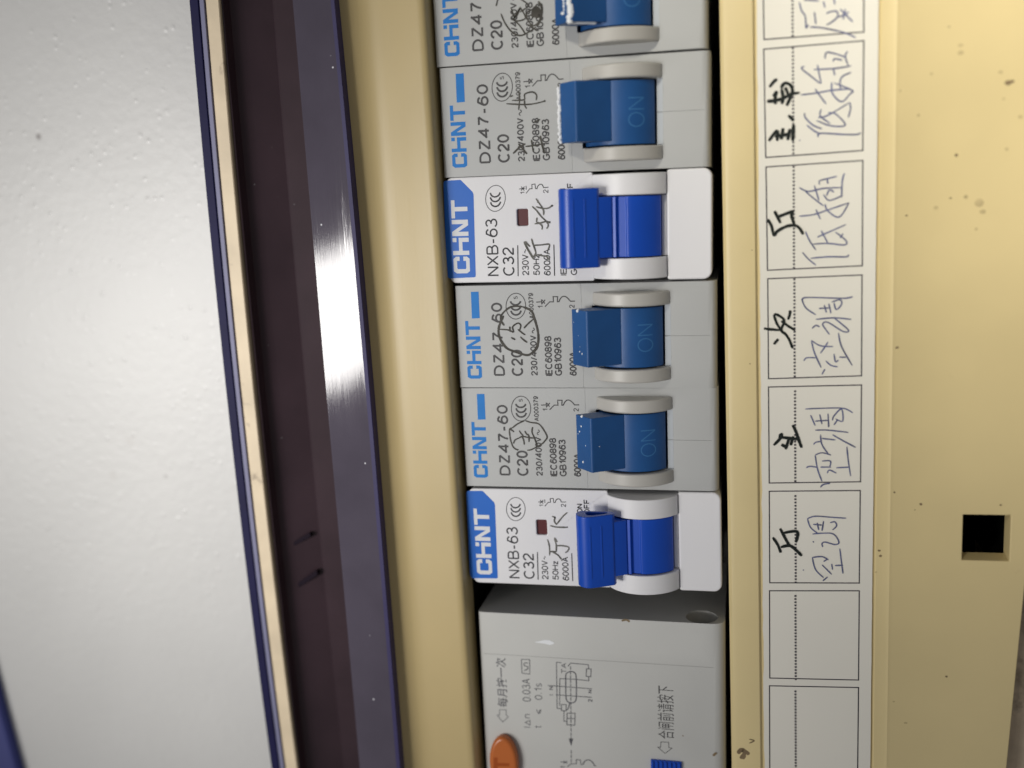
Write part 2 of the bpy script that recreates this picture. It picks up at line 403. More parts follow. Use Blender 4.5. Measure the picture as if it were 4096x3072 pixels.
M['grey_lightened'] = mat('lightened_grey_plastic', (0.565, 0.565, 0.54), 0.46, 0.4, bump=0.22, bscale=1600, var=0.08, vscale=60, dirt=(0.45, 0.38, 0.32), dscale=60, dthr=0.66)  # same plastic as the grey breakers, missing light put into a lighter colour
M['guard'] = mat('warm_grey_plastic', (0.50, 0.485, 0.45), 0.38, 0.45, bump=0.15, bscale=1400, var=0.08, vscale=90)
M['inner'] = mat('pale_inner_plastic', (0.50, 0.53, 0.56), 0.4, 0.4, var=0.05, vscale=90)
M['white'] = mat('white_plastic', (0.79, 0.785, 0.80), 0.40, 0.42, bump=0.2, bscale=1800, var=0.03, vscale=70, dirt=(0.55, 0.5, 0.44), dscale=110, dthr=0.71)
M['blue_old'] = mat('faded_blue_plastic', (0.014, 0.088, 0.275), 0.42, 0.4, bump=0.25, bscale=1300, var=0.22, vscale=130, specks=((0.25, 0.32, 0.4), 260, 0.03))
M['blue_new'] = mat('bright_blue_plastic', (0.004, 0.070, 0.49), 0.34, 0.45, bump=0.12, bscale=1200, var=0.12, vscale=90)
M['logo_blue'] = mat('printed_light_blue', (0.010, 0.205, 0.62), 0.5, 0.3, var=0.12, vscale=300)
M['plate_blue'] = mat('printed_blue', (0.012, 0.14, 0.58), 0.42, 0.35, var=0.05, vscale=100)
M['logo_white'] = mat('printed_white', (0.74, 0.75, 0.77), 0.5, 0.3)
M['print_grey'] = mat('printed_grey', (0.085, 0.083, 0.085), 0.5, 0.3, var=0.4, vscale=500)
M['print_faint'] = mat('worn_grey_print', (0.135, 0.135, 0.15), 0.5, 0.3, var=0.5, vscale=500)
M['print_dark'] = mat('printed_black', (0.032, 0.032, 0.038), 0.45, 0.3, var=0.3, vscale=400)
M['marker'] = mat('worn_marker_ink', (0.055, 0.052, 0.045), 0.6, 0.2, var=-0.9, vscale=420)
M['marker_grey'] = mat('grey_marker_ink', (0.19, 0.185, 0.165), 0.6, 0.2, var=0.7, vscale=420)
M['ink_black'] = mat('black_marker_ink', (0.008, 0.012, 0.010), 0.5, 0.3)
M['ink_pen'] = mat('blue_ballpoint_ink', (0.13, 0.145, 0.28), 0.5, 0.3, var=0.5, vscale=300)
M['paper'] = mat('label_card', (0.78, 0.755, 0.675), 0.6, 0.25, bump=0.1, bscale=2500, var=0.035, vscale=40, dirt=(0.6, 0.55, 0.47), dscale=50, dthr=0.72)
M['card_print'] = mat('card_print', (0.035, 0.030, 0.040), 0.6, 0.2, var=-0.6, vscale=500)
M['window'] = mat('maroon_indicator', (0.105, 0.022, 0.024), 0.35, 0.4, var=0.1, vscale=200)
M['orange'] = mat('orange_plastic', (0.52, 0.14, 0.030), 0.30, 0.5, bump=0.1, bscale=900, var=0.08, vscale=120)
M['orange_deep'] = mat('orange_engraving', (0.36, 0.075, 0.012), 0.4, 0.3)
M['on_print'] = mat('faint_blue_print', (0.045, 0.17, 0.39), 0.5, 0.3)
M['paint'] = mat('white_paint_splash', (0.82, 0.84, 0.86), 0.45, 0.4, bump=0.3, bscale=1500)
M['grime'] = mat('grime', (0.24, 0.175, 0.10), 0.7, 0.2, var=0.3, vscale=500)
M['grime_soft'] = mat('faint_grime', (0.57, 0.46, 0.245), 0.6, 0.2, var=0.3, vscale=500)
M['dark'] = mat('dark_interior', (0.02, 0.018, 0.016), 0.8, 0.2)
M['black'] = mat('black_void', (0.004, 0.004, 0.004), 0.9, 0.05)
M['side_grey'] = M['grey']
M['brass'] = mat('brass_screw', (0.42, 0.32, 0.12), 0.4, 0.5); M['brass'].node_tree.nodes["Principled BSDF"].inputs['Metallic'].default_value = 0.8
M['rubber_blue'] = mat('navy_plastic', (0.05, 0.06, 0.23), 0.5, 0.35, var=0.15, vscale=60)

Y0, Y1 = -210.0, 75.0          # the box runs on past both ends of the picture

# ------------------------------------------------------------------ the wall
def stipple(m, scale, height):
    """sparse little paint nibs left by the roller, added to the fine relief"""
    nt = m.node_tree; N = nt.nodes; Lk = nt.links; b = N["Principled BSDF"]
    old = b.inputs['Normal'].links[0].from_socket
    tc = next(n for n in N if n.type == 'TEX_COORD')
    v = N.new('ShaderNodeTexVoronoi'); v.inputs['Scale'].default_value = scale; Lk.new(tc.outputs['Object'], v.inputs['Vector'])
    r = N.new('ShaderNodeMapRange'); r.interpolation_type = 'SMOOTHSTEP'; r.inputs['From Min'].default_value = 0.42; r.inputs['From Max'].default_value = 0.05; Lk.new(v.outputs['Distance'], r.inputs['Value'])
    sp = N.new('ShaderNodeSeparateColor'); Lk.new(v.outputs['Color'], sp.inputs['Color'])
    g_ = N.new('ShaderNodeMapRange'); g_.inputs['From Min'].default_value = 0.55; g_.inputs['From Max'].default_value = 1.0; Lk.new(sp.outputs[0], g_.inputs['Value'])
    ml = N.new('ShaderNodeMath'); ml.operation = 'MULTIPLY'; Lk.new(r.outputs['Result'], ml.inputs[0]); Lk.new(g_.outputs['Result'], ml.inputs[1])
    bp = N.new('ShaderNodeBump'); bp.inputs['Strength'].default_value = 0.9; bp.inputs['Distance'].default_value = height
    Lk.new(ml.outputs[0], bp.inputs['Height']); Lk.new(old, bp.inputs['Normal']); Lk.new(bp.outputs['Normal'], b.inputs['Normal'])
    mr = N.new('ShaderNodeMapRange'); mr.inputs['To Min'].default_value = 0.40; mr.inputs['To Max'].default_value = 0.22; Lk.new(ml.outputs[0], mr.inputs['Value']); Lk.new(mr.outputs['Result'], b.inputs['Roughness'])
stipple(M['wall'], 620, 0.00008)
v, f = box_vf(-420, -42.0, -420, 330, -50, -15)
wall = link('wall', v, f, M['wall']); wall['kind'] = 'structure'
v, f = box_vf(91.0, 420, -420, 330, -45, -4)
wl = link('wall_recess', v, f, M['dusty']); wl['kind'] = 'structure'

# ------------------------------------------------------------------ the distribution box
bx = empty('distribution_box', 'cream plastic distribution box with a long opening full of breakers and a smoked purple lid', 'distribution box')
# rim beside the wall, with a purple seal against it; it rounds over into the trough of the lid hinge
xn0 = at('O', 924, 1536, 0).x; xn1 = at('O', 957, 1536, 0).x; xl1 = at('O', 977, 1536, 0).x; xr1 = at('O', 1046, 1536, -1.2).x
BOW = 1.1
sec = [(xl1 + .04, -26), (xl1 + .04, -0.5), (xl1 + .4, -0.1), (xr1 - 0.15, 0.0), (xr1, -0.15), (xr1 + 0.03, -0.6), (xr1 + 0.03, -26)]
v, f = prism_y(sec, Y0, Y1, 40, BOW); link('outer_rim', v, f, M['beige_dirty'], bx, smooth=15)
sec = [(xn1 + .04, -20), (xn1 + .04, -0.2), (xn1 + .3, 0.1), (xl1, 0.1), (xl1, -20)]
v, f = prism_y(sec, Y0, Y1, 40, BOW); link('pale_bead', v, f, M['lid_pale'], bx, smooth=30)
sec = [(xn0, -20), (xn0, 0.05), (xn0 + .1, 0.15), (xn1 - .1, 0.15), (xn1, 0.05), (xn1, -20)]
v, f = prism_y(sec, Y0, Y1, 40, BOW); link('purple_bead', v, f, M['lid_edge'], bx, smooth=30)
# upper cover: falls to a crease, then rises to the edge of the opening
sec = [(-22, -3), (-22, 2.9), (-17.2, 3.0), (-16.2, 2.75), (-14.6, 1.95), (-13.2, 1.35), (-12.0, 1.02), (-11.0, 0.92), (-10.0, 0.98), (-8.8, 1.18), (-6.0, 1.80), (-2.6, 2.5), (-1.7, 2.62), (-1.15, 2.35), (-0.95, 1.9), (-0.75, -2.6), (-2.2, -2.6), (-4, -0.5), (-22, -3.2)]
v, f = prism_y(sec, Y0, Y1, 40); link('upper_cover', v, f, M['beige_brushed'], bx, smooth=50)
# lower cover with the square hole
hx0, hy1 = at('O', 3851, 2056)[:2]; hx1, hy0 = at('O', 4035, 2242)[:2]
xc0 = at('O', 3030, 1536, 0).x; xc1 = at('O', 3506, 1536, 0).x
sec = [(45.6, -3.0), (45.6, -0.4), (46.1, 0.2), (46.8, 0.40), (xc0 - 0.2, 0.40), (xc0, 0.2), (xc0, -0.1), (xc1, -0.1), (xc1, 0.2), (xc1 + 0.2, 0.40), (70.9, 0.40), (71.45, 0.55), (72.0, 0.40), (97.2, 0.35), (97.2, -3.6), (60, -3.6)]
v, f = prism_y(sec, Y0, Y1, 1)
lc = link('lower_cover', v, f, M['beige_low'], bx)
cut(lc, box_vf(hx0, hx1, hy0, hy1, -8, 4))
# the far rim leans in toward the bottom of the frame
a = at('O', 4106, 2250, 0); b = at('O', 4024, 3072, 0)
sl = (b.x - a.x) / (b.y - a.y)
lean = [(a.x, a.y), (a.x + 12, a.y), (a.x + 12, Y0 + 5), (b.x + sl * (Y0 + 5 - b.y), Y0 + 5)]
cut(lc, prism_z([(a.x + 1, a.y + 18), (a.x + 14, a.y + 18), (a.x + 14, Y0 - 5), (b.x + sl * (Y0 - 5 - b.y), Y0 - 5), (b.x, b.y), (a.x, a.y)], -9, 4))
bake(lc, bevel=0.18, seg=2, ang=50, smooth=30)
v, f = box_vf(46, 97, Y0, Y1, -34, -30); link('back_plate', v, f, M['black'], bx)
v, f = box_vf(-20, 46, Y0, Y1, -34, -30); link('inner_floor', v, f, M['dark'], bx)
v, f = box_vf(90.4, 90.9, hy0 - 6, hy1 + 8, -34, -3.65); link('hole_dark_screen', v, f, M['black'], bx)  # added black sheet, stands in for the deep shade inside the hole
v, f = box_vf(-3.6, -2.4, Y0, Y1, -30, -0.6); link('inner_wall', v, f, M['dark'], bx)
v, f = box_vf(47.0, 48.2, Y0, Y1, -30, -3.05); link('inner_wall', v, f, M['dark'], bx)
# stains that stay on the covers
g = Ink(z=0.02, zsurf=0.40)
for fr, x, y, d in (('R', 1050, 548, 1.0), ('R', 1075, 540, 0.7), ('R', 706, 1030, 0.5), ('R', 307, 1301, 0.4), ('R', 376, 1431, 0.4), ('R', 668, 1315, 0.4), ('Q', 401, 165, 0.45), ('Q', 367, 197, 0.2),
                    ('Q', 165, 428, 0.5), ('Q', 172, 458, 0.5), ('Q', 546, 1141, 0.4), ('Q', 250, 98, 0.4), ('Q', 853, 170, 0.4), ('O', 3590, 1390, 0.45), ('O', 3582, 1392, 0.4), ('O', 3570, 1960, 0.35), ('O', 3000, 1455, 0.25), ('O', 3008, 1000, 0.2)):
    g.dot(fr, (x, y), d, random.uniform(.6, 1))
for s in ([(80, 1570), (100, 1545), (130, 1560), (150, 1575)], [(95, 1600), (120, 1570), (110, 1545), (90, 1560)], [(105, 1600), (115, 1590), (120, 1575)]): g.pen('P3', s, 0.55)
g.pen('P3', [(150, 1480), (180, 1490), (150, 1505)], 0.18)
g.out('grime_spots', M['grime'], bx)['kind'] = 'stuff'
g = Ink(z=0.016, zsurf=0.40)
for fr, x, y, d in (('R', 570, 1378, 0.7), ('R', 858, 1345, 1.3), ('R', 882, 1405, 0.9), ('R', 657, 178, 0.5), ('R', 320, 325, 0.4), ('R', 330, 603, 0.5), ('R', 735, 300, 0.8), ('R', 735, 350, 0.9), ('R', 1000, 478, 0.7),
                    ('R', 541, 490, 0.5), ('R', 768, 1307, 0.6), ('Q', 315, 1404, 0.6), ('Q', 247, 1283, 0.4), ('Q', 147, 550, 0.4), ('R', 455, 765, 0.5), ('R', 1020, 656, 0.5), ('R', 1130, 775, 0.6), ('R', 1040, 990, 0.5), ('R', 838, 1520, 0.5)):
    g.dot(fr, (x, y), d, random.uniform(.6, 1))
g.out('faint_grime_spots', M['grime_soft'], bx)['kind'] = 'stuff'

# lifted lid: its scratched lip lies by the opening, behind it the smoked hinge trough
lid = empty('lid', fr=WORLD); lid.parent = bx
def lipx(z, px): return at('O', px, 1536, z).x
x_edge = lipx(4.4, 1478)
x_lip = lipx(3.1, 1300)
def warp(x, y):                 # the old lip has sagged: its free edge drifts away toward one end
    t = min(1.0, max(0.0, (x - x_lip) / (x_edge - x_lip))); u = (y + 57) / 70
    return (1 - t) * (0.28 * max(0, u) ** 1.3) + t * (-0.22 * u - 0.42 * u * u if u > 0 else 0.05 * u)
rise = (x_edge - x_lip) * 0.149
Wl = x_edge - x_lip
sec = [(x_edge - 0.8, 3.02 + rise * 0.93)] + [(x_lip + Wl * u, 3.1 + rise * (u - 0.28 * max(0, u - 0.5) ** 2)) for u in (0.85, 0.78, 0.71, 0.64, 0.57, 0.5, 0.4, 0.25)] + [(x_lip + 0.1, 3.1), (x_lip, 2.95), (x_lip, 2.3), (x_edge - 0.8, 2.6)]
v, f = prism_y(sec, Y0, Y1, 50, warp); link('lip', v, f, M['lid_lip'], lid, smooth=30)
sec = [(x_edge, 2.3), (x_edge, 2.92 + rise), (x_edge - 0.12, 3.06 + rise), (x_edge - 0.8, 3.06 + rise), (x_edge - 0.8, 2.3)]
v, f = prism_y(sec, Y0, Y1, 50, warp); link('lip_edge', v, f, M['lid_rim'], lid, smooth=40)
zt = -4.0; xk = at('O', 1215, 1536, zt).x
sec = [(xr1 + 0.06, -20), (xr1 + 0.06, -0.65), (xr1 + 0.25, -0.8), (xr1 + 0.7, -2.4), (xr1 + 1.5, -3.3), (xr1 + 2.8, zt), (xk, zt - 1.9), (xk + 0.12, zt - 1.72), (xk + 0.45, zt - 1.8), (x_lip + 3, zt - 3.7), (x_lip + 3, 2.2), (x_lip + 4.5, 2.2), (x_lip + 4.5, -20)]
v, f = prism_y(sec, Y0, Y1, 40, 0.6); link('smoked_trough', v, f, M['lid_dark'], lid, smooth=25)
for e in (((1140, 2184), (1240, 2130), (1244, 2146), (1146, 2200)), ((1156, 2352), (1266, 2282), (1272, 2300), (1162, 2372))):
    q = [at('O', x, y, zt - 0.4) for x, y in e]
    vv = [(p.x, p.y, zt - 4) for p in q] + [(p.x, p.y, zt + 0.45 - 0.14 * (p.x - q[0].x)) for p in q]
    link('catch_rib', vv, [(0, 1, 2, 3), (4, 5, 6, 7), (0, 1, 5, 4), (1, 2, 6, 5), (2, 3, 7, 6), (3, 0, 4, 7)], M['catch'], lid, bevel=0.12)

# navy rail at the near left corner
pa = at('O', -60, 2590, -13); pb = at('O', 12, 2860, -13); pc = at('O', 84, 3120, -13)
pd = pc + (pc - pb) * 8
pz = pa + (pa - pb) * 1.5
out = [(pz.x - 1, pz.y), (pa.x, pa.y), (pb.x, pb.y), (pc.x, pc.y), (pd.x, pd.y), (pd.x - 14, pd.y), (pc.x - 14, pc.y), (pa.x - 14, pa.y), (pz.x - 14, pz.y)]
v, f = prism_z(out, -15.5, -13)
rl = link('plastic_rail', v, f, M['rubber_blue'], bevel=1.0)
rl['label'] = 'blurred navy blue plastic edge in the bottom left corner before the white wall'; rl['category'] = 'plastic trim'

# ------------------------------------------------------------------ card of labels
cf = WORLD
x0 = at('O', 3043, 1536, 0.25).x; x1 = at('O', 3498, 1536, 0.25).x
card = empty('label_card', 'long white card strip of handwritten circuit names in ruled boxes beside the breakers', 'label card')
n = 120; out = []
for k in range(n + 1):
    y = Y0 + 8 + (Y1 - Y0 - 16) * k / n; out.append((x0 + random.uniform(-0.10, 0.08), y))
for k in range(n + 1):
    y = Y1 - 8 - (Y1 - Y0 - 16) * k / n; out.append((x1 + 0.35 * 0 + random.uniform(-0.02, 0.02), y))
v, f = prism_z(out, 0.02, 0.28); link('paper', v, f, M['paper'], card)
k = Ink(z=0.012, zsurf=0.28)
cells = [((3050, -210), (3456, -250), (3455, 128), (3056, 158)), ((3055, 197), (3455, 163), (3451, 602), (3063, 630)),
         ((3064, 668), (3451, 642), (3449, 1063), (3070, 1081)), ((3071, 1115), (3448, 1100), (3446, 1503), (3074, 1515)),
         ((3074, 1548), (3446, 1540), (3442, 1927), (3077, 1932)), ((3077, 1965), (3441, 1962), (3437, 2332), (3079, 2331)),
         ((3078, 2363), (3437, 2363), (3434, 2720), (3079, 2712)), ((3078, 2743), (3434, 2750), (3430, 3118), (3079, 3105))]
for c in cells: k.seg('O', c, 0.19, closed=True)
k.out('printed_boxes', M['card_print'], card)
k = Ink(z=0.012, zsurf=0.28)
for c in cells:
    xt = 0.30 if c[0][1] < 0 else None
    ya = at('O', c[0][0], c[0][1], .28).y - 0.5; yb = at('O', c[3][0], c[3][1], .28).y + 0.2
    if c[0][1] < 1200: ya = at('O', *[(p + q) / 2 for p, q in zip(c[0], c[0])], .28).y
    xx0 = at('O', 3176, (c[0][1] + c[3][1]) / 2, .28).x
    xx0 = at('O', 3170 + 12 * min(1, max(0, (c[0][1] + c[3][1]) / 2 / 2000)), (c[0][1] + c[3][1]) / 2, .28).x
    y = ya - 0.1
    while y > yb:
        k.poly([(xx0 - .16, y - .3), (xx0 + .16, y - .3), (xx0 + .16, y), (xx0 - .16, y)]); y -= 0.56
k.out('dotted_lines', M['card_print'], card)
pen = Ink(z=0.03, zsurf=0.28)
for fr, ss in (('P1', [[(410, 15), (425, 70), (450, 110), (455, 185), (470, 160)], [(440, 0), (540, 5)], [(510, 80), (520, 160)], [(480, 180), (560, 185), (700, 215), (785, 250)], [(570, 10), (580, 50)],
        [(640, -10), (645, 30)], [(590, 92), (610, 80), (655, 75), (665, 110), (620, 150), (590, 165)], [(680, 60), (720, 100), (765, 145)], [(670, 115), (740, 80)], [(700, 130), (715, 60)],
        [(445, 440), (425, 455), (480, 500), (550, 555)], [(505, 462), (640, 455), (755, 437)], [(530, 430), (555, 555)], [(580, 390), (590, 350), (640, 355), (720, 380)], [(635, 410), (645, 390), (695, 400)],
        [(730, 340), (715, 375), (735, 435)], [(635, 455), (645, 500)], [(420, 630), (520, 618), (620, 600), (745, 590)], [(515, 590), (550, 640), (588, 690)], [(755, 480), (700, 505), (680, 540), (685, 600)],
        [(625, 545), (630, 620), (690, 675), (745, 625), (760, 600), (640, 550)], [(555, 725), (550, 770), (615, 820)], [(535, 780), (600, 765), (745, 680)], [(600, 750), (650, 755), (715, 830), (620, 835), (525, 800)],
        [(745, 680), (750, 720), (735, 780)], [(445, 750), (450, 780), (500, 830), (560, 855)], [(460, 830), (510, 870), (545, 885)], [(535, 910), (550, 885), (700, 892), (790, 892), (818, 880)],
        [(410, 1245), (470, 1270), (570, 1250), (690, 1245)], [(450, 1270), (510, 1320), (570, 1365)], [(510, 1230), (540, 1330)], [(545, 1225), (545, 1200), (600, 1185), (660, 1170)], [(600, 1220), (595, 1190)],
        [(710, 1150), (695, 1200), (690, 1310)], [(570, 1290), (610, 1330), (700, 1295)], [(590, 1300), (610, 1260), (640, 1275)], [(410, 1435), (500, 1425), (580, 1400), (740, 1345)], [(520, 1390), (550, 1455)],
        [(580, 1355), (600, 1400), (675, 1440), (740, 1345)], [(530, 1575), (560, 1560), (720, 1490)], [(555, 1530), (600, 1615)], [(450, 1535), (480, 1600), (520, 1659)], [(500, 1620), (600, 1615), (710, 1625), (718, 1595), (650, 1540)], [(680, 1580), (700, 1550)]]),
    ('P2', [[(430, 15), (470, 60), (520, 100)], [(485, 55), (600, 45), (720, 45), (735, 30)],
        [(765, 310), (700, 320), (500, 315), (435, 320), (435, 350), (460, 390), (520, 430)], [(540, 388), (620, 383)], [(575, 365), (590, 415)], [(605, 355), (620, 420)], [(625, 345), (680, 330), (690, 360), (655, 395), (640, 350)],
        [(520, 460), (640, 450), (755, 460)], [(640, 450), (735, 530), (700, 540), (600, 480), (565, 490), (580, 520), (610, 560)], [(495, 520), (520, 500), (545, 510)], [(670, 550), (690, 640), (760, 765)],
        [(490, 600), (510, 680), (555, 780)], [(490, 600), (550, 635), (635, 640)], [(550, 685), (575, 650), (600, 610)], [(440, 735), (460, 715), (520, 715)], [(580, 790), (560, 825)], [(585, 735), (620, 765), (665, 775)],
        [(640, 690), (650, 740), (670, 730)], [(675, 710), (720, 712)],
        [(450, 1055), (560, 1050), (700, 1050), (765, 1080)], [(485, 1095), (515, 1165)], [(515, 1135), (600, 1130)], [(545, 1090), (560, 1155)], [(600, 1085), (605, 1175)], [(630, 1130), (640, 1100), (690, 1055), (697, 1135), (650, 1120)],
        [(640, 1160), (665, 1125)], [(515, 1195), (600, 1195), (735, 1210)], [(630, 1225), (700, 1265), (785, 1310)], [(550, 1225), (560, 1290), (600, 1350)], [(505, 1290), (520, 1275), (560, 1270)], [(560, 1250), (650, 1260)],
        [(725, 1305), (735, 1400), (750, 1500)], [(515, 1360), (560, 1345), (620, 1360)], [(515, 1360), (530, 1450), (560, 1535)], [(455, 1445), (480, 1435), (530, 1442)], [(560, 1400), (615, 1400), (612, 1440)],
        [(550, 1440), (620, 1440)], [(595, 1480), (610, 1460), (655, 1480)], [(655, 1445), (740, 1440)], [(550, 1575), (570, 1555), (615, 1548)]]),
    ('P3', [[(510, 115), (560, 100), (680, 108), (750, 112)], [(510, 115), (530, 170), (580, 210)], [(545, 150), (600, 155)], [(570, 140), (580, 185)], [(610, 130), (600, 190)], [(650, 140), (680, 135), (690, 160), (665, 185)],
        [(540, 210), (600, 205), (670, 210), (705, 260), (680, 275), (620, 260), (600, 270), (605, 290)], [(543, 255), (550, 262)], [(710, 300), (720, 380), (730, 455)], [(540, 355), (600, 350), (640, 370)],
        [(540, 355), (560, 430), (610, 480)], [(600, 400), (660, 460)], [(610, 380), (635, 365)], [(660, 395), (665, 430)], [(680, 405), (730, 403)], [(605, 500), (635, 475)], [(484, 430), (486, 436)]])):
    for s in ss: pen.pen(fr, s, 0.18, 0.6, 0.25)
pen.dot('P1', (414, 931), 0.2); pen.out('pen_writing', M['ink_pen'], card)
mk = Ink(z=0.10, zsurf=0.28)
for fr, ss, wd in (('P1', [[(195, 672), (247, 668), (302, 652), (357, 625), (412, 615)], [(252, 692), (249, 650), (262, 605)], [(262, 605), (237, 640)], [(287, 585), (312, 553), (347, 562), (364, 600), (349, 650), (325, 702)], [(292, 590), (302, 650), (292, 690)], [(317, 580), (342, 640)], [(262, 525), (237, 545), (212, 578)], [(207, 935), (247, 880), (267, 865)], [(267, 865), (262, 935)], [(247, 905), (347, 890)], [(289, 925), (302, 850)], [(332, 930), (347, 855)], [(372, 825), (365, 935)], [(357, 860), (382, 855)], [(355, 885), (382, 880)], [(355, 910), (382, 905)], [(337, 765), (372, 800)]], 0.50),
      ('P1', [[(200, 1455), (225, 1500), (240, 1560), (258, 1545)], [(245, 1400), (285, 1480)], [(265, 1440), (370, 1400)], [(370, 1398), (358, 1430), (378, 1495)], [(240, 1560), (270, 1530), (330, 1500), (385, 1497), (415, 1520), (435, 1555)]], 0.48),
      ('P2', [[(350, 400), (345, 430), (335, 462)], [(175, 520), (210, 525), (290, 532)], [(240, 430), (265, 430), (310, 468), (290, 530), (320, 560), (345, 600), (365, 652)], [(240, 430), (262, 490), (290, 530)], [(290, 470), (330, 500), (380, 532)], [(270, 590), (240, 625)]], 0.42),
      ('P2', [[(240, 1295), (290, 1240), (285, 1215)], [(285, 1220), (280, 1260)], [(275, 1240), (405, 1255)], [(318, 1322), (335, 1270), (342, 1240)], [(365, 1160), (385, 1200), (402, 1250), (425, 1312)], [(352, 1295), (370, 1235)], [(290, 1290), (330, 1310)]], 0.50),
      ('P3', [[(340, 175), (385, 260), (400, 282)], [(352, 205), (445, 195), (438, 262)], [(295, 230), (325, 275), (345, 325)], [(345, 290), (400, 282), (440, 310), (475, 345)]], 0.48)):
    for s in ss: mk.pen(fr, s, wd * 0.8, 0.65, 0.3)
mk.out('marker_writing', M['ink_black'], card)

# ------------------------------------------------------------------ breakers
def arc(cx, cz, R, xa, xb, n=26, d=None):
    out = []
    for k in range(n + 1):
        x = xa + (xb - xa) * k / n; z = cz + math.sqrt(max(0, R * R - (x - cx) ** 2))
        out.append((x, z + (d(x) if d else 0)))
    return out

DZ_F = Frame(0.0, -71.75, -0.011)          # third grey breaker, whose print was read off
NX_F = Frame(0.1, -89.98, -0.005)

def logo(k, fr, X0, X1, Y0, Y1):
    """the maker's mark; s runs 0..1 along the word, t 0..1 from base line to cap line"""
    ym, xm = (Y0 + Y1) / 2, (X0 + X1) / 2
    u0 = k.fr.loc(fr, X0, ym, 0)[0]; u1 = k.fr.loc(fr, X1, ym, 0)[0]; v0 = k.fr.loc(fr, xm, Y1, 0)[1]; v1 = k.fr.loc(fr, xm, Y0, 0)[1]
    P = lambda s, t: (u1 + (u0 - u1) * t, v0 + (v1 - v0) * s)
    def q(*pts): k.poly([P(*p) for p in pts])
    a, h = 0.058, 0.22
    # C
    q((.0, .18), (.0, .82), (a, .74), (a, .26)); q((.0, .82), (.03, 1), (.20, 1), (.20, 1 - h), (.075, 1 - h), (a, .74)); q((.03, 0), (.0, .18), (a, .26), (.075, h), (.20, h), (.20, 0))
    q((.20, 1), (.23, .84), (.23, .62), (.172, .62), (.172, 1 - h), (.20, 1 - h)); q((.20, 0), (.20, h), (.172, h), (.172, .38), (.23, .38), (.23, .16))
    # H whose right stem is the i
    q((.252, 0), (.252, 1), (.31, 1), (.31, 0)); q((.31, .40), (.31, .62), (.43, .62), (.43, .40)); q((.43, 0), (.43, .62), (.488, .62), (.488, 0)); q((.43, .76), (.43, 1), (.488, 1), (.488, .76))
    # N
    q((.512, 0), (.512, 1), (.57, 1), (.57, 0)); q((.57, 1), (.675, .28), (.675, 0), (.655, 0), (.57, .62)); q((.675, 0), (.675, 1), (.733, 1), (.733, 0))
    # T
    q((.755, .78), (.755, 1), (1, 1), (1, .78)); q((.848, 0), (.848, .78), (.907, .78), (.907, 0))

def ccc(k, fr, c, rx, ry, wd, arcs):
    k.oval(fr, c, rx, ry, wd)
    for cx, cy, ax, ay in arcs: k.oval(fr, (cx, cy), ax, ay, wd * 2.1, 8, 172, n=16)

def dz_prints(parent):
    k = Ink(DZ_F); logo(k, 'B', 127, 362, 572, 1495); k.poly(k.P('B', [(196, 108), (322, 106), (342, 530), (214, 534)])); k.out('brand_print', M['logo_blue'], parent)
    k = Ink(DZ_F)
    k.word('DZ47-60', 'B', 549, 732, 288, 1458, 0.34, 0.27); k.word('C20', 'B', 858, 1048, 1045, 1466, 0.35, 0.24); k.word('230/400V', 'B', 1170, 1280, 820, 1468, 0.22, 0.24); k.word('~', 'B', 1190, 1240, 697, 790, 0.16)
    k.word('IEC60898', 'B', 1405, 1522, 836, 1475, 0.23); k.word('GB10963', 'B', 1560, 1678, 862, 1475, 0.23); k.word('6000A', 'B', 1805, 1920, 1095, 1480, 0.22); k.word('A000379', 'B', 1140, 1218, 142, 557, 0.14, 0.24)
    k.out('rating_print', M['print_grey'], parent)
    k = Ink(DZ_F); ccc(k, 'B', (930, 350), 160, 206, 0.15, ((933, 410, 82, 80), (930, 332, 82, 80), (925, 262, 82, 68))); k.word('S', 'B', 892, 958, 188, 240, 0.12); k.out('certification_mark', M['print_grey'], parent)
    k = Ink(DZ_F)
    k.word('1', 'B', 1288, 1374, 350, 396, 0.15); k.word('2', 'B', 1798, 1888, 342, 400, 0.15)
    for s in ([(1270, 292), (1350, 288)], [(1348, 258), (1352, 322)], [(1362, 264), (1398, 312)], [(1402, 264), (1360, 312)], [(1410, 362), (1482, 292)], [(1482, 292), (1542, 293)], [(1542, 293), (1537, 210)], [(1537, 210), (1610, 212)], [(1610, 212), (1606, 293)], [(1606, 293), (1632, 292)], [(1820, 290), (1886, 288)]): k.seg('B', s, 0.18)
    k.pen('B', [(1632, 292), (1655, 245), (1690, 212), (1735, 212), (1780, 245), (1820, 290)], 0.155, 1.0, 0.0)
    k.out('wiring_symbol', M['print_grey'], parent)

def guard_pair(parent, cx, cz, R, ys, matl, x0=None, x1=None, bev=0.35):
    for ya, yb in ys:
        xa = x0 if x0 is not None else cx - math.sqrt(R * R - (0 - cz) ** 2) - 0.05
        xb = x1 if x1 is not None else cx + math.sqrt(R * R - (0 - cz) ** 2) + 0.05
        sec = arc(cx, cz, R, xa, xb, 40) + [(xb, -3.0), (xa, -3.0)]
        v, f = prism_y(sec, ya, yb); link('handle_guard', v, f, matl, parent, bevel=bev, seg=4)

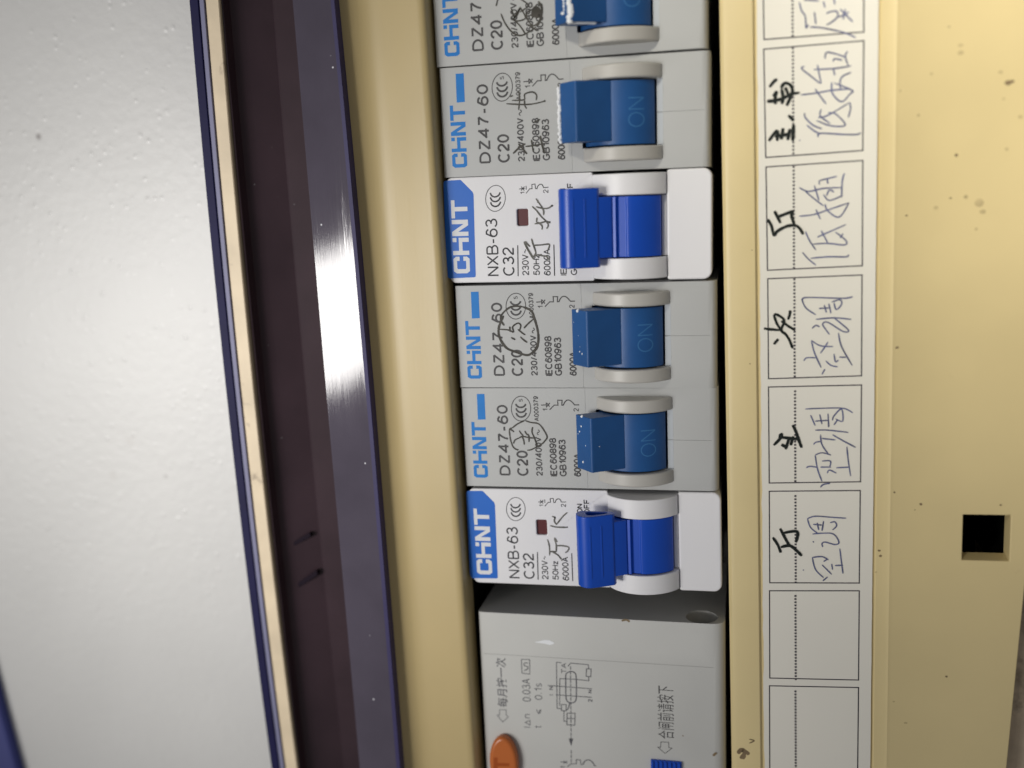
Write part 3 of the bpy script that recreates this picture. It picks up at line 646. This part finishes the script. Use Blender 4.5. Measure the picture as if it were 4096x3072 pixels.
def build_dz(label, fr):
    t = empty('circuit_breaker', label, 'circuit breaker', 'grey circuit breakers in the row', fr)
    H = 17.75
    sec = [(0, -26), (0, -0.25), (0.25, 0), (42.7, 0), (43.5, -0.22), (44.0, -0.75), (44.2, -1.6), (44.2, -26)]
    v, f = prism_y(sec, 0.0, H)
    b = link('body', v, f, M['grey'], t)
    cut(b, box_vf(23.7, 35.75, H / 2 - 5.15, H / 2 + 5.15, -9, 3))
    cut(b, box_vf(35.70, 36.75, H / 2 - 5.15, H / 2 + 5.15, -0.45, 3))
    cut(b, box_vf(36.7, 46, H / 2 - 0.08, H / 2 - 0.035, -0.15, 3))
    cut(b, box_vf(21.92, 21.95, -1, 23, -0.05, 3))
    bake(b, bevel=0.10, seg=2, ang=55, smooth=35)
    v, f = box_vf(35.78, 36.72, H / 2 - 5.1, H / 2 - 0.12, -0.44, -0.20); vf2 = box_vf(35.78, 36.72, H / 2 - 0.0, H / 2 + 5.1, -0.44, -0.20)
    v, f = join((v, f), vf2); link('inner_sill', v, f, M['inner'], t)
    guard_pair(t, 30.3, -3.5, 7.3, ((H / 2 - 7.45, H / 2 - 5.2), (H / 2 + 5.2, H / 2 + 7.45)), M['guard'])
    # drum and lever in one moulding
    sec = arc(30.1, -3.5, 6.55, 23.75, 35.45, 40, None) + [(35.45, -7), (23.75, -7)]
    lev = [(20.7, 2.9), (20.95, 3.25), (23.55, 6.05), (23.85, 6.1), (28.9, 2.95), (28.9, 0.5), (25.5, 0.3)]
    v, f = join(prism_y(sec, H / 2 - 4.95, H / 2 + 4.95), prism_y(lev, H / 2 - 4.35, H / 2 + 4.95))
    tg = link('toggle', v, f, M['blue_old'], t, bevel=0.12, seg=2)
    # ON, following the drum
    k = Ink(fr=Frame(0, 0, 0))
    zf = lambda x: -3.5 + math.sqrt(6.55 ** 2 - (x - 30.1) ** 2) + 0.015
    ss, wd = layout('ON', 0.2)
    for s_ in ss: k.line([(33.9 - b * 2.3, H / 2 - 2.25 + a / wd * 4.4) for a, b in s_], 0.17, zf)
    k.out('on_mark', M['on_print'], tg)
    dz_prints(t)
    return t

def copy_tree(o, parent=None):
    c = o.copy(); C.objects.link(c); c.parent = parent
    for ch in list(o.children): copy_tree(ch, c)
    return c

def hand(parent, fr, frame, strokes, wd, matl, dots=(), label=None):
    k = Ink(fr, z=0.05)
    for s in strokes:
        if isinstance(s, tuple): k.pen(frame, s[0], s[1], 0.6, 0.3)
        else: k.pen(frame, s, wd, 0.55, 0.3)
    for x, y, d in dots: k.dot(frame, (x, y), d)
    return k.out('handwriting', matl, parent, label)

DZ3 = build_dz('grey breaker whose marker circle is joined to its approval oval, above the lower white breaker', DZ_F)
F_DZ2 = Frame(0.0, -53.85, -0.015)
F_B1 = Frame(-0.35, -17.75, -0.018)
F_B0 = Frame(-0.45, 0.22, -0.014)
def inst(label, fr):
    c = copy_tree(DZ3); c.location = (fr.x * S, fr.y * S, 0); c.rotation_euler = (0, 0, fr.rot); c['label'] = label; return c
DZ2 = inst('grey breaker with a heavy marker circle over its rating, just below the upper white breaker', F_DZ2)
B1 = inst('grey breaker with white paint along its blue lever edge, just above the upper white breaker', F_B1)
B0 = inst('grey breaker cut off by the top edge, its print scribbled over in black', F_B0)

hand(DZ3, DZ_F, 'B', [[(985, 550), (870, 605), (790, 665), (740, 692), (745, 800), (765, 900), (800, 985), (850, 1025), (890, 1035)], [(1030, 1040), (1100, 1030), (1190, 985), (1270, 940), (1330, 880), (1362, 820), (1320, 725), (1225, 605), (1090, 578), (1000, 548)],
     [(735, 690), (775, 705), (815, 738)], [(805, 930), (830, 872), (900, 835), (950, 805)], [(900, 712), (925, 755), (965, 800)], [(985, 950), (975, 880), (960, 815), (1060, 830), (1165, 842)], [(990, 720), (1020, 770), (1058, 800), (1062, 905)],
     [(1122, 655), (1112, 740), (1150, 830), (1175, 900), (1200, 965)]], 0.20, M['marker'])
hand(DZ2, F_DZ2, 3, [([(400, 372), (376, 335), (380, 295), (430, 245), (480, 230), (540, 235)], 0.26), ([(540, 235), (600, 265), (622, 320), (645, 400), (652, 470), (640, 535), (600, 578), (560, 590), (480, 565), (420, 540), (380, 490), (360, 440), (362, 380), (395, 300)], 0.33),
     [(450, 460), (482, 477)], [(518, 455), (545, 480), (570, 497)], [(360, 400), (430, 405), (468, 420), (462, 382), (500, 355), (522, 372), (510, 415)], [(500, 400), (530, 425), (555, 442)], [(545, 392), (580, 355), (615, 325)], [(440, 380), (445, 420)]], 0.22, M['marker'])
hand(B1, F_B1, 1, [[(600, 765), (700, 770), (760, 770), (820, 762), (885, 745)], [(690, 668), (698, 730), (690, 812)], [(640, 740), (730, 735), (735, 695), (790, 678), (822, 700), (820, 740)], [(750, 802), (735, 775), (735, 740)], [(650, 705), (628, 712)],
     ([(650, 1132), (700, 1085), (740, 1060)], .26), ([(690, 1060), (720, 1095), (752, 1135)], .26), ([(740, 1080), (810, 1072), (880, 1058)], .2), ([(785, 1030), (798, 1120)], .22), ([(850, 1000), (862, 1060), (882, 1132)], .28), [(850, 880), (800, 905)]], 0.19, M['marker'], dots=((690, 680, .3), (882, 745, .35), (835, 885, .35)))
hand(B0, F_B0, 1, [[(525, 45), (540, -20)], ([(560, 100), (590, 170), (640, 235), (700, 262), (760, 240), (820, 200)], .22), [(635, 60), (665, 130), (700, 60), (655, 150), (740, 135), (700, 50)], [(745, 95), (800, 70), (860, 90), (850, 150), (800, 190), (760, 150), (745, 95)],
     [(760, 180), (830, 230)], ([(800, 60), (850, 110), (810, 120)], .5), ([(835, 10), (862, 60), (855, 130), (830, 190)], .3), [(700, -10), (760, 40), (700, 90)], [(640, 130), (700, 190), (740, 250)]], 0.2, M['marker'], dots=((820, 80, 1.5), (800, 110, .9)))

# white paint on the old levers
def splash(parent, blobs, name='paint_smear'):
    vs = []; fs = []
    for x, y, z, r, ry in blobs:
        b = len(vs); n = 10
        for ring, (rr, hh) in enumerate(((1.0, 0.0), (0.8, 0.55), (0.4, 0.9))):
            for k in range(n):
                a = math.tau * k / n; j = random.uniform(.85, 1.1)
                vs.append((x + r * rr * j * math.cos(a), y + ry * rr * j * math.sin(a), z + min(r, ry) * 0.5 * hh))
        vs.append((x, y, z + min(r, ry) * 0.5))
        for q in range(2):
            for k in range(n): fs.append((b + q * n + k, b + q * n + (k + 1) % n, b + (q + 1) * n + (k + 1) % n, b + (q + 1) * n + k))
        for k in range(n): fs.append((b + 2 * n + k, b + 2 * n + (k + 1) % n, b + 3 * n))
    return link(name, vs, fs, M['paint'], parent, smooth=60)
LZ = lambda x: 3.25 + (x - 20.95) * 2.8 / 2.6          # lit face of the lever
splash(B1, [(20.55 + random.uniform(-.1, .12), 4.75 + 0.33 * i, 3.0 + random.uniform(-.1, .2), random.uniform(.24, .36), .34) for i in range(26)])
splash(B0, [(23.55 + random.uniform(-.12, .12), 4.55 + 0.33 * i, 5.95, random.uniform(.35, .6), .4) for i in range(27)] + [(23.4 + .28 * i, 4.45, 5.7 - .17 * i, .28, .25) for i in range(14)] + [(22.5 + random.uniform(-.4, .4), 6 + i * .5, 4.9, .35, .3) for i in range(9)])
def lever_dots(parent, F_, fr, pts):
    L = []
    for X, Y, d in pts:
        u, vv = F_.loc(fr, X, Y, 4.8)
        if u < 23.6: z = LZ(u)
        else: z = 6.1 - (u - 23.85) * 3.15 / 5.05
        L.append((u, vv, z - 0.01, d * 0.38, d * 0.44))
    splash(parent, L, 'paint_drops')
lever_dots(DZ2, F_DZ2, 3, ((938, 266, .75), (903, 357, .18), (945, 450, .14), (957, 532, .16), (956, 566, .32), (978, 580, .36)))
lever_dots(DZ3, DZ_F, 'E', ((258, 402, .62), (250, 541, .4), (222, 620, .38), (196, 656, .22), (318, 790, .24), (511, 792, .2), (278, 1022, .5)))

def build_nx(label, fr):
    t = empty('circuit_breaker', label, 'circuit breaker', 'white circuit breakers in the row', fr)
    H = 17.75; F_ = fr
    v, f = prism_z(rrect(0.15, 25.15, 0.0, H, (1.1, 0.3, 0.3, 1.1)), -24, 0)
    p = link('front_plate', v, f, M['white'], t)
    wa = NX_F.loc('C', 1108, 785); wb = NX_F.loc('C', 1272, 540)
    cut(p, prism_z(rrect(wa[0], wb[0], wa[1], wb[1], 0.28), -0.75, 2))
    bake(p, bevel=0.28, seg=3, ang=50, smooth=40)
    p.modifiers['bevel'].harden_normals = False
    for q_ in p.data.polygons: q_.use_smooth = False
    v, f = prism_z(rrect(wa[0] + .02, wb[0] - .02, wa[1] + .02, wb[1] - .02, 0.26), -0.74, -0.45); link('indicator_window', v, f, M['window'], t)
    v, f = box_vf(25.0, 37.4, 0.25, H - 0.25, -24, -4.5); link('base', v, f, M['white'], t)
    v, f = prism_z(rrect(37.15, 44.35, 0.0, H, (0.5, 1.4, 1.4, 0.5)), -24, 0.15); link('end_block', v, f, M['white'], t, bevel=0.35, seg=4)
    v, f = box_vf(36.3, 37.1, 4.0, H - 4.0, -4.4, -0.35); link('inner_sill', v, f, M['white'], t, bevel=0.12)
    guard_pair(t, 31.0, -3.3, 7.2, ((0.45, 3.85), (H - 3.85, H - 0.45)), M['white'], x0=25.2, x1=37.1, bev=0.18)
    c = H / 2
    def d(x):
        if x < 28.5: return 0.0
        if x < 29.35: return 0.42
        if x < 29.6: return 0.0
        if x < 30.9: return -0.28
        if x < 31.1: return -0.1
        return 0.0
    sec = []
    xs = [25.3, 26.5, 27.6, 28.45, 28.55, 29.3, 29.45, 29.7, 29.8, 30.85, 31.0, 31.2, 32, 33, 34, 35, 35.7, 36.25]
    for x in xs: sec.append((x, -3.3 + math.sqrt(6.75 ** 2 - (x - 31) ** 2) + d(x)))
    sec += [(36.25, -6), (25.3, -6)]
    v, f = prism_y(sec, c - 4.85, c + 4.85); tg = link('toggle', v, f, M['blue_new'], t, bevel=0.1, seg=2)
    neck = [(23.0, 3.4), (23.0, 6.4), (26.8, 4.9), (28.7, 3.7), (29.2, 1.5), (26.5, 1.2)]
    v, f = prism_y(neck, c - 4.85, c + 4.85); link('neck', v, f, M['blue_new'], tg, bevel=0.15, seg=2)
    kn = [(20.35, 3.9), (20.25, 4.7), (20.4, 5.6), (20.9, 6.45), (21.6, 6.95), (22.4, 7.1), (23.1, 6.95), (26.6, 5.2), (26.85, 4.6), (26.6, 3.8), (25.5, 3.4), (21.0, 3.4)]
    v, f = prism_y(kn, c - 6.3, c + 6.3)
    kb = link('knob', v, f, M['blue_new'], tg)
    cav = [(21.9, 4.5), (22.3, 5.7), (23.1, 5.8), (25.3, 4.8), (25.5, 4.2), (22.3, 4.05)]
    for ya, yb in ((c - 8, c - 4.6), (c + 4.6, c + 8)): cut(kb, prism_y(cav, ya, yb))
    bake(kb, bevel=0.5, seg=4, ang=30, smooth=50)
    for xr in (22.95, 24.7):
        zz = 6.95 - (xr - 23.1) * 0.5 + (0.0 if xr > 23 else -0.02)
        sec = [(xr - .14, zz - .4), (xr - .14, zz + .12), (xr + .14, zz + .02), (xr + .14, zz - .4)]
        v, f = prism_y(sec, c - 4.6, c + 4.6); link('grip_rib', v, f, M['blue_new'], kb, bevel=0.05, seg=2)
    # print
    k = Ink(NX_F)
    k.poly(k.P('C', [(-62, 100), (-55, 65), (-30, 55), (200, 55), (215, 62), (400, 245), (415, 285), (462, 1480), (458, 1500), (440, 1508), (50, 1505), (15, 1480), (0, 1440)]))
    k.out('logo_plate', M['plate_blue'], t)
    k = Ink(NX_F, z=0.02); logo(k, 'C', 88, 342, 352, 1438); k.out('brand_print', M['logo_white'], t)
    k = Ink(NX_F)
    k.word('NXB-63', 'C', 622, 812, 655, 1505, 0.255, 0.2); k.word('C32', 'C', 884, 1066, 1090, 1515, 0.27, 0.2)
    k.word('230V', 'C', 1190, 1297, 1212, 1525, 0.17); k.word('~', 'C', 1222, 1252, 1135, 1195, 0.12); k.word('50Hz', 'C', 1365, 1468, 1215, 1532, 0.17); k.word('6000A', 'C', 1530, 1637, 1150, 1545, 0.17)
    k.seg('C', [(1119, 1078), (1130, 1520)], 0.17); k.seg('C', [(1688, 1098), (1704, 1545)], 0.17)
    ieX = [NX_F.loc('C', 1760, 1545), NX_F.loc('C', 1865, 1080)]
    k.word('IEC60898', 'C', 1785, 1885, 905, 1555, 0.17); k.word('GB10963', 'C', 1950, 2050, 980, 1560, 0.17)
    k.word('ON', 'C', 1772, 1867, 270, 432, 0.17); k.word('OFF', 'C', 1888, 1987, 195, 455, 0.17)
    k.out('rating_print', M['print_dark'], t)
    k = Ink(NX_F); ccc(k, 'C', (760, 358), 155, 192, 0.125, ((762, 400, 78, 78), (758, 328, 78, 78), (755, 262, 78, 74))); k.out('certification_mark', M['print_dark'], t)
    k = Ink(NX_F)
    k.word('1', 'C', 1150, 1220, 285, 325, 0.11); k.word('2', 'C', 1508, 1592, 270, 325, 0.12)
    for s in ([(1138, 240), (1215, 235)], [(1168, 212), (1210, 262)], [(1212, 212), (1166, 262)], [(1240, 205), (1243, 250)], [(1245, 305), (1298, 246)], [(1298, 246), (1335, 246)], [(1335, 246), (1330, 185)], [(1330, 185), (1380, 180)], [(1380, 180), (1390, 250)], [(1390, 250), (1412, 250)], [(1515, 242), (1588, 240)]): k.seg('C', s, 0.13)
    k.pen('C', [(1412, 250), (1428, 210), (1460, 188), (1490, 195), (1508, 220), (1518, 242)], 0.12, 1.0, 0.0)
    k.out('wiring_symbol', M['print_dark'], t)
    return t

NX2 = build_nx('lower white breaker with a blue toggle and a marker letter K, above the dark gap', NX_F)
F_NX1 = Frame(-0.62, -35.55, -0.020)
NX1 = copy_tree(NX2); NX1.location = (F_NX1.x * S, F_NX1.y * S, 0); NX1.rotation_euler = (0, 0, F_NX1.rot)
NX1['label'] = 'upper white breaker with a bright blue toggle, standing between two grey breakers'
hand(NX2, NX_F, 'C', [[(1360, 475), (1405, 500), (1400, 560), (1435, 612)], [(1330, 630), (1430, 655), (1612, 660)], [(1430, 620), (1540, 480), (1618, 412)],
     [(1285, 860), (1318, 970), (1322, 1125)], [(1400, 830), (1450, 905)], [(1400, 835), (1430, 950), (1432, 1065)], [(1330, 1062), (1440, 1062)], [(1430, 965), (1530, 965), (1638, 990), (1622, 1050), (1580, 1082)], [(1370, 1070), (1460, 1120), (1520, 1195)]], 0.22, M['marker_grey'])
hand(NX2, NX_F, 'C', [([(1400, 480), (1415, 510)], .2), ([(1300, 930), (1322, 980)], .16)], 0.2, M['marker'], dots=((1612, 657, .28), (1550, 470, .2), (1525, 1208, .22)))
hand(NX1, F_NX1, 'D', [[(370, 370), (410, 430), (460, 500), (490, 560), (492, 635)], [(310, 495), (380, 560), (455, 655), (540, 740), (565, 795), (540, 850)], [(370, 500), (470, 525), (560, 525), (625, 485)], [(390, 670), (382, 740), (425, 762), (470, 810), (465, 862)],
     [(350, 770), (430, 760), (530, 735), (585, 745)], [(400, 395), (400, 440)], ([(185, 1050), (230, 1150), (300, 1270), (345, 1335)], .3), [(205, 1045), (250, 1105), (282, 1130)], ([(300, 1005), (340, 1130), (368, 1230), (340, 1285)], .24),
     [(340, 1110), (450, 1105), (582, 1095), (560, 1185)], [(320, 1290), (400, 1262), (470, 1275), (540, 1290), (590, 1350)]], 0.21, M['marker_grey'])
hand(NX1, F_NX1, 'D', [([(440, 630), (475, 680)], .16), ([(310, 1060), (325, 1100)], .18)], .2, M['marker'], dots=((625, 485, .38), (585, 745, .36), (215, 1110, .25), (560, 1320, .35), (450, 1260, .3)))

# ------------------------------------------------------------------ leakage breaker at the bottom
a = at('O', 1911, 2447); b = at('O', 2890, 2498)
RC = Frame(a.x, a.y - 46.0, math.atan2(b.y - a.y, b.x - a.x)); RC.x = a.x - 0.0 + 46.0 * math.sin(RC.rot) 
rc = empty('leakage_breaker', 'wide grey leakage breaker with an orange test button, at the bottom edge', 'circuit breaker', None, RC)
HR = 46.0; WR = 44.2
sec = [(0, -40), (0, -0.6), (0.25, -0.15), (0.8, 0), (WR - 2.2, 0), (WR - 1.2, -0.2), (WR - 0.4, -0.8), (WR, -1.8), (WR, -40)]
v, f = prism_y(sec, 0, HR)
rb = link('body', v, f, M['grey_lightened'], rc)
hc = RC.loc('O', 2806, 2470, -2.0)
cyl = []
N_ = 28
cv = [(hc[0] + 2.75 * math.cos(math.tau * i / N_), HR - 5.5, -2.75 + 2.75 * math.sin(math.tau * i / N_)) for i in range(N_)] + [(hc[0] + 2.75 * math.cos(math.tau * i / N_), HR + 2, -2.75 + 2.75 * math.sin(math.tau * i / N_)) for i in range(N_)]
cfc = [(i, (i + 1) % N_, N_ + (i + 1) % N_, N_ + i) for i in range(N_)] + [tuple(range(N_))[::-1], tuple(range(N_, 2 * N_))]
cut(rb, (cv, cfc))
sy = RC.loc('O', 2360, 2640)[1]
cut(rb, box_vf(-1, 46, sy - 0.03, sy + 0.03, -0.08, 1))
bake(rb, bevel=0.16, seg=3, ang=50, smooth=35)
v, f = prism_y([(hc[0] + 1.7 * math.cos(math.tau * i / 20), -2.9 + 1.7 * math.sin(math.tau * i / 20)) for i in range(20)], HR - 5.4, HR - 2.2)
link('terminal_screw', v, f, M['brass'], rc, bevel=0.15)
# orange test button
p1 = RC.loc('F', 205, 1600, 1.5); p2 = RC.loc('F', 598, 1600, 1.5); p3 = RC.loc('F', 400, 1207, 1.0)
wdt = (p2[0] - p1[0]) ; r_ = wdt / 2
out = [((p1[0] + p2[0]) / 2 + r_ * 1.02 * math.cos(math.tau * i / 56), p3[1] - 5.4 + 5.4 * math.sin(math.tau * i / 56)) for i in range(56)]
v, f = prism_z(out, -0.2, 1.7)
ob = link('test_button', v, f, M['orange'], rc, bevel=0.75, seg=5)
k = Ink(RC, z=0.004, zsurf=1.705); k.poly(k.P('F', [(262, 1512), (318, 1512), (318, 1900), (262, 1900)])); k.poly(k.P('F', [(318, 1588), (482, 1592), (482, 1635), (318, 1632)])); k.out('test_letter', M['orange_deep'], ob)
# ribbed blue reset button
p1 = RC.loc('G', 1032, 1492, 0.3); p2 = RC.loc('G', 1450, 1510, 0.3)
vf = [box_vf(p1[0], p2[0], p1[1] - 8, p1[1], -0.3, 0.45)]
for i in range(7):
    xx = p1[0] + 0.35 + i * (p2[0] - p1[0] - 0.7) / 6
    vf.append(box_vf(xx - .16, xx + .16, p1[1] - 7.9, p1[1] - 0.12, 0.4, 0.75))
v, f = join(*vf); link('reset_button', v, f, M['blue_new'], rc, bevel=0.06, seg=2)
k = Ink(RC)
k.text('每月按一次', 'F', 302, 448, 112, 800, 0.006); k.word(['I', 'D2', 'n'], 'F', 680, 778, 900, 1090, 0.14, 0.3); k.word('0.03A', 'F', 664, 780, 402, 725, 0.16, 0.24); k.word('t', 'F', 842, 932, 1062, 1098, 0.14); k.word('<', 'F', 852, 936, 832, 900, 0.13); k.word('0.1s', 'F', 838, 942, 465, 700, 0.15, 0.26)
k.seg('F', [(652, 132), (768, 132), (770, 338), (660, 325)], 0.13, closed=True); k.pen('F', [(742, 180), (695, 185), (690, 215), (738, 235), (735, 270), (690, 288)], 0.13, 1, 0)
for s in ([(345, 840), (437, 840), (440, 918), (470, 940), (390, 1012), (310, 915), (345, 915)],): k.seg('F', s, 0.11, closed=True)
k.out('test_note', M['print_faint'], rc)
k = Ink(RC); k.text('合闸前请按下', 'G', 1122, 1345, 490, 1208, 0.0); k.seg('G', [(1170, 1250), (1275, 1256), (1278, 1328), (1322, 1336), (1226, 1408), (1125, 1320), (1165, 1325)], 0.11, closed=True); k.out('reset_note', M['print_grey'], rc)
k = Ink(RC); W = 0.15
for s in ([(1210, 178), (1145, 172), (1155, 820), (1210, 826)], [(1190, 780), (1192, 402), (1420, 412), (1600, 432)], [(1600, 432), (1598, 372)], [(1030, 498), (1640, 545)], [(1140, 630), (1635, 665)], [(1250, 860), (1250, 1000), (1292, 1002)],
          [(1345, 185), (1590, 205)], [(1592, 205), (1600, 262)], [(1310, 225), (1345, 185)], [(1300, 1638), (1350, 1602), (1425, 1598)], [(1425, 1598), (1425, 1540), (1480, 1545), (1492, 1610), (1520, 1608)], [(1205, 1572), (1290, 1582)], [(1250, 1562), (1290, 1592)], [(1290, 1562), (1250, 1592)], [(1688, 1628), (1700, 1628)]): k.seg('F', s, W)
for s in ([(1215, 765), (1282, 768), (1282, 855), (1215, 852)], [(1295, 888), (1408, 890), (1402, 1058), (1292, 1050)], [(1568, 262), (1632, 268), (1628, 375), (1562, 370)]): k.seg('F', s, W, closed=True)
k.seg('F', [(1295, 960), (1405, 965)], W)
k.pen('F', [(1290, 845), (1315, 810), (1330, 745)], W, 1, 0)
k.pen('F', [(1275, 380), (1285, 330), (1345, 302), (1400, 320), (1422, 380), (1425, 640), (1410, 720), (1350, 745), (1295, 715), (1278, 640), (1275, 380)], W * 1.1, 1, 0)
y = 235
while y < 1600:
    if not 1245 < y < 1375: k.seg('F', [(1343 + (y - 235) * .008, y), (1343 + (y - 235) * .008, min(y + 38, 1600))], W)
    y += 62
k.poly(k.P('F', [(1318, 1245), (1380, 1245), (1352, 1350)]))
k.pen('F', [(1520, 1608), (1545, 1560), (1600, 1545), (1650, 1575), (1680, 1628)], W, 1, 0)
k.word('TA', 'F', 1212, 1285, 182, 330, 0.12); k.word('N', 'F', 1040, 1100, 512, 560, 0.14); k.word('N', 'F', 1590, 1642, 560, 605, 0.14); k.word('2', 'F', 1590, 1650, 690, 730, 0.13); k.word('1', 'F', 1200, 1270, 1635, 1665, 0.12); k.word(':', 'F', 1040, 1095, 616, 644, 0.12)
k.out('wiring_diagram', M['print_faint'], rc)
k = Ink(RC, z=0.02)
k.poly(k.P(4, [(622, 1325), (700, 1308), (735, 1310), (748, 1318), (770, 1328), (765, 1338), (735, 1345), (700, 1336)])); k.out('paint_smear', M['paint'], rc)
k = Ink(RC, z=0.012)
k.pen('G', [(1878, 1440), (1900, 1420), (1925, 1400)], 0.35); k.pen(4, [(1265, 1168), (1300, 1160), (1325, 1175)], 0.3); k.dot('G', (1470, 1168), 0.25); k.out('scuffs', M['grime'], rc)['kind'] = 'stuff'

# ------------------------------------------------------------------ render
sc.render.engine = 'CYCLES'
sc.cycles.max_bounces = 8
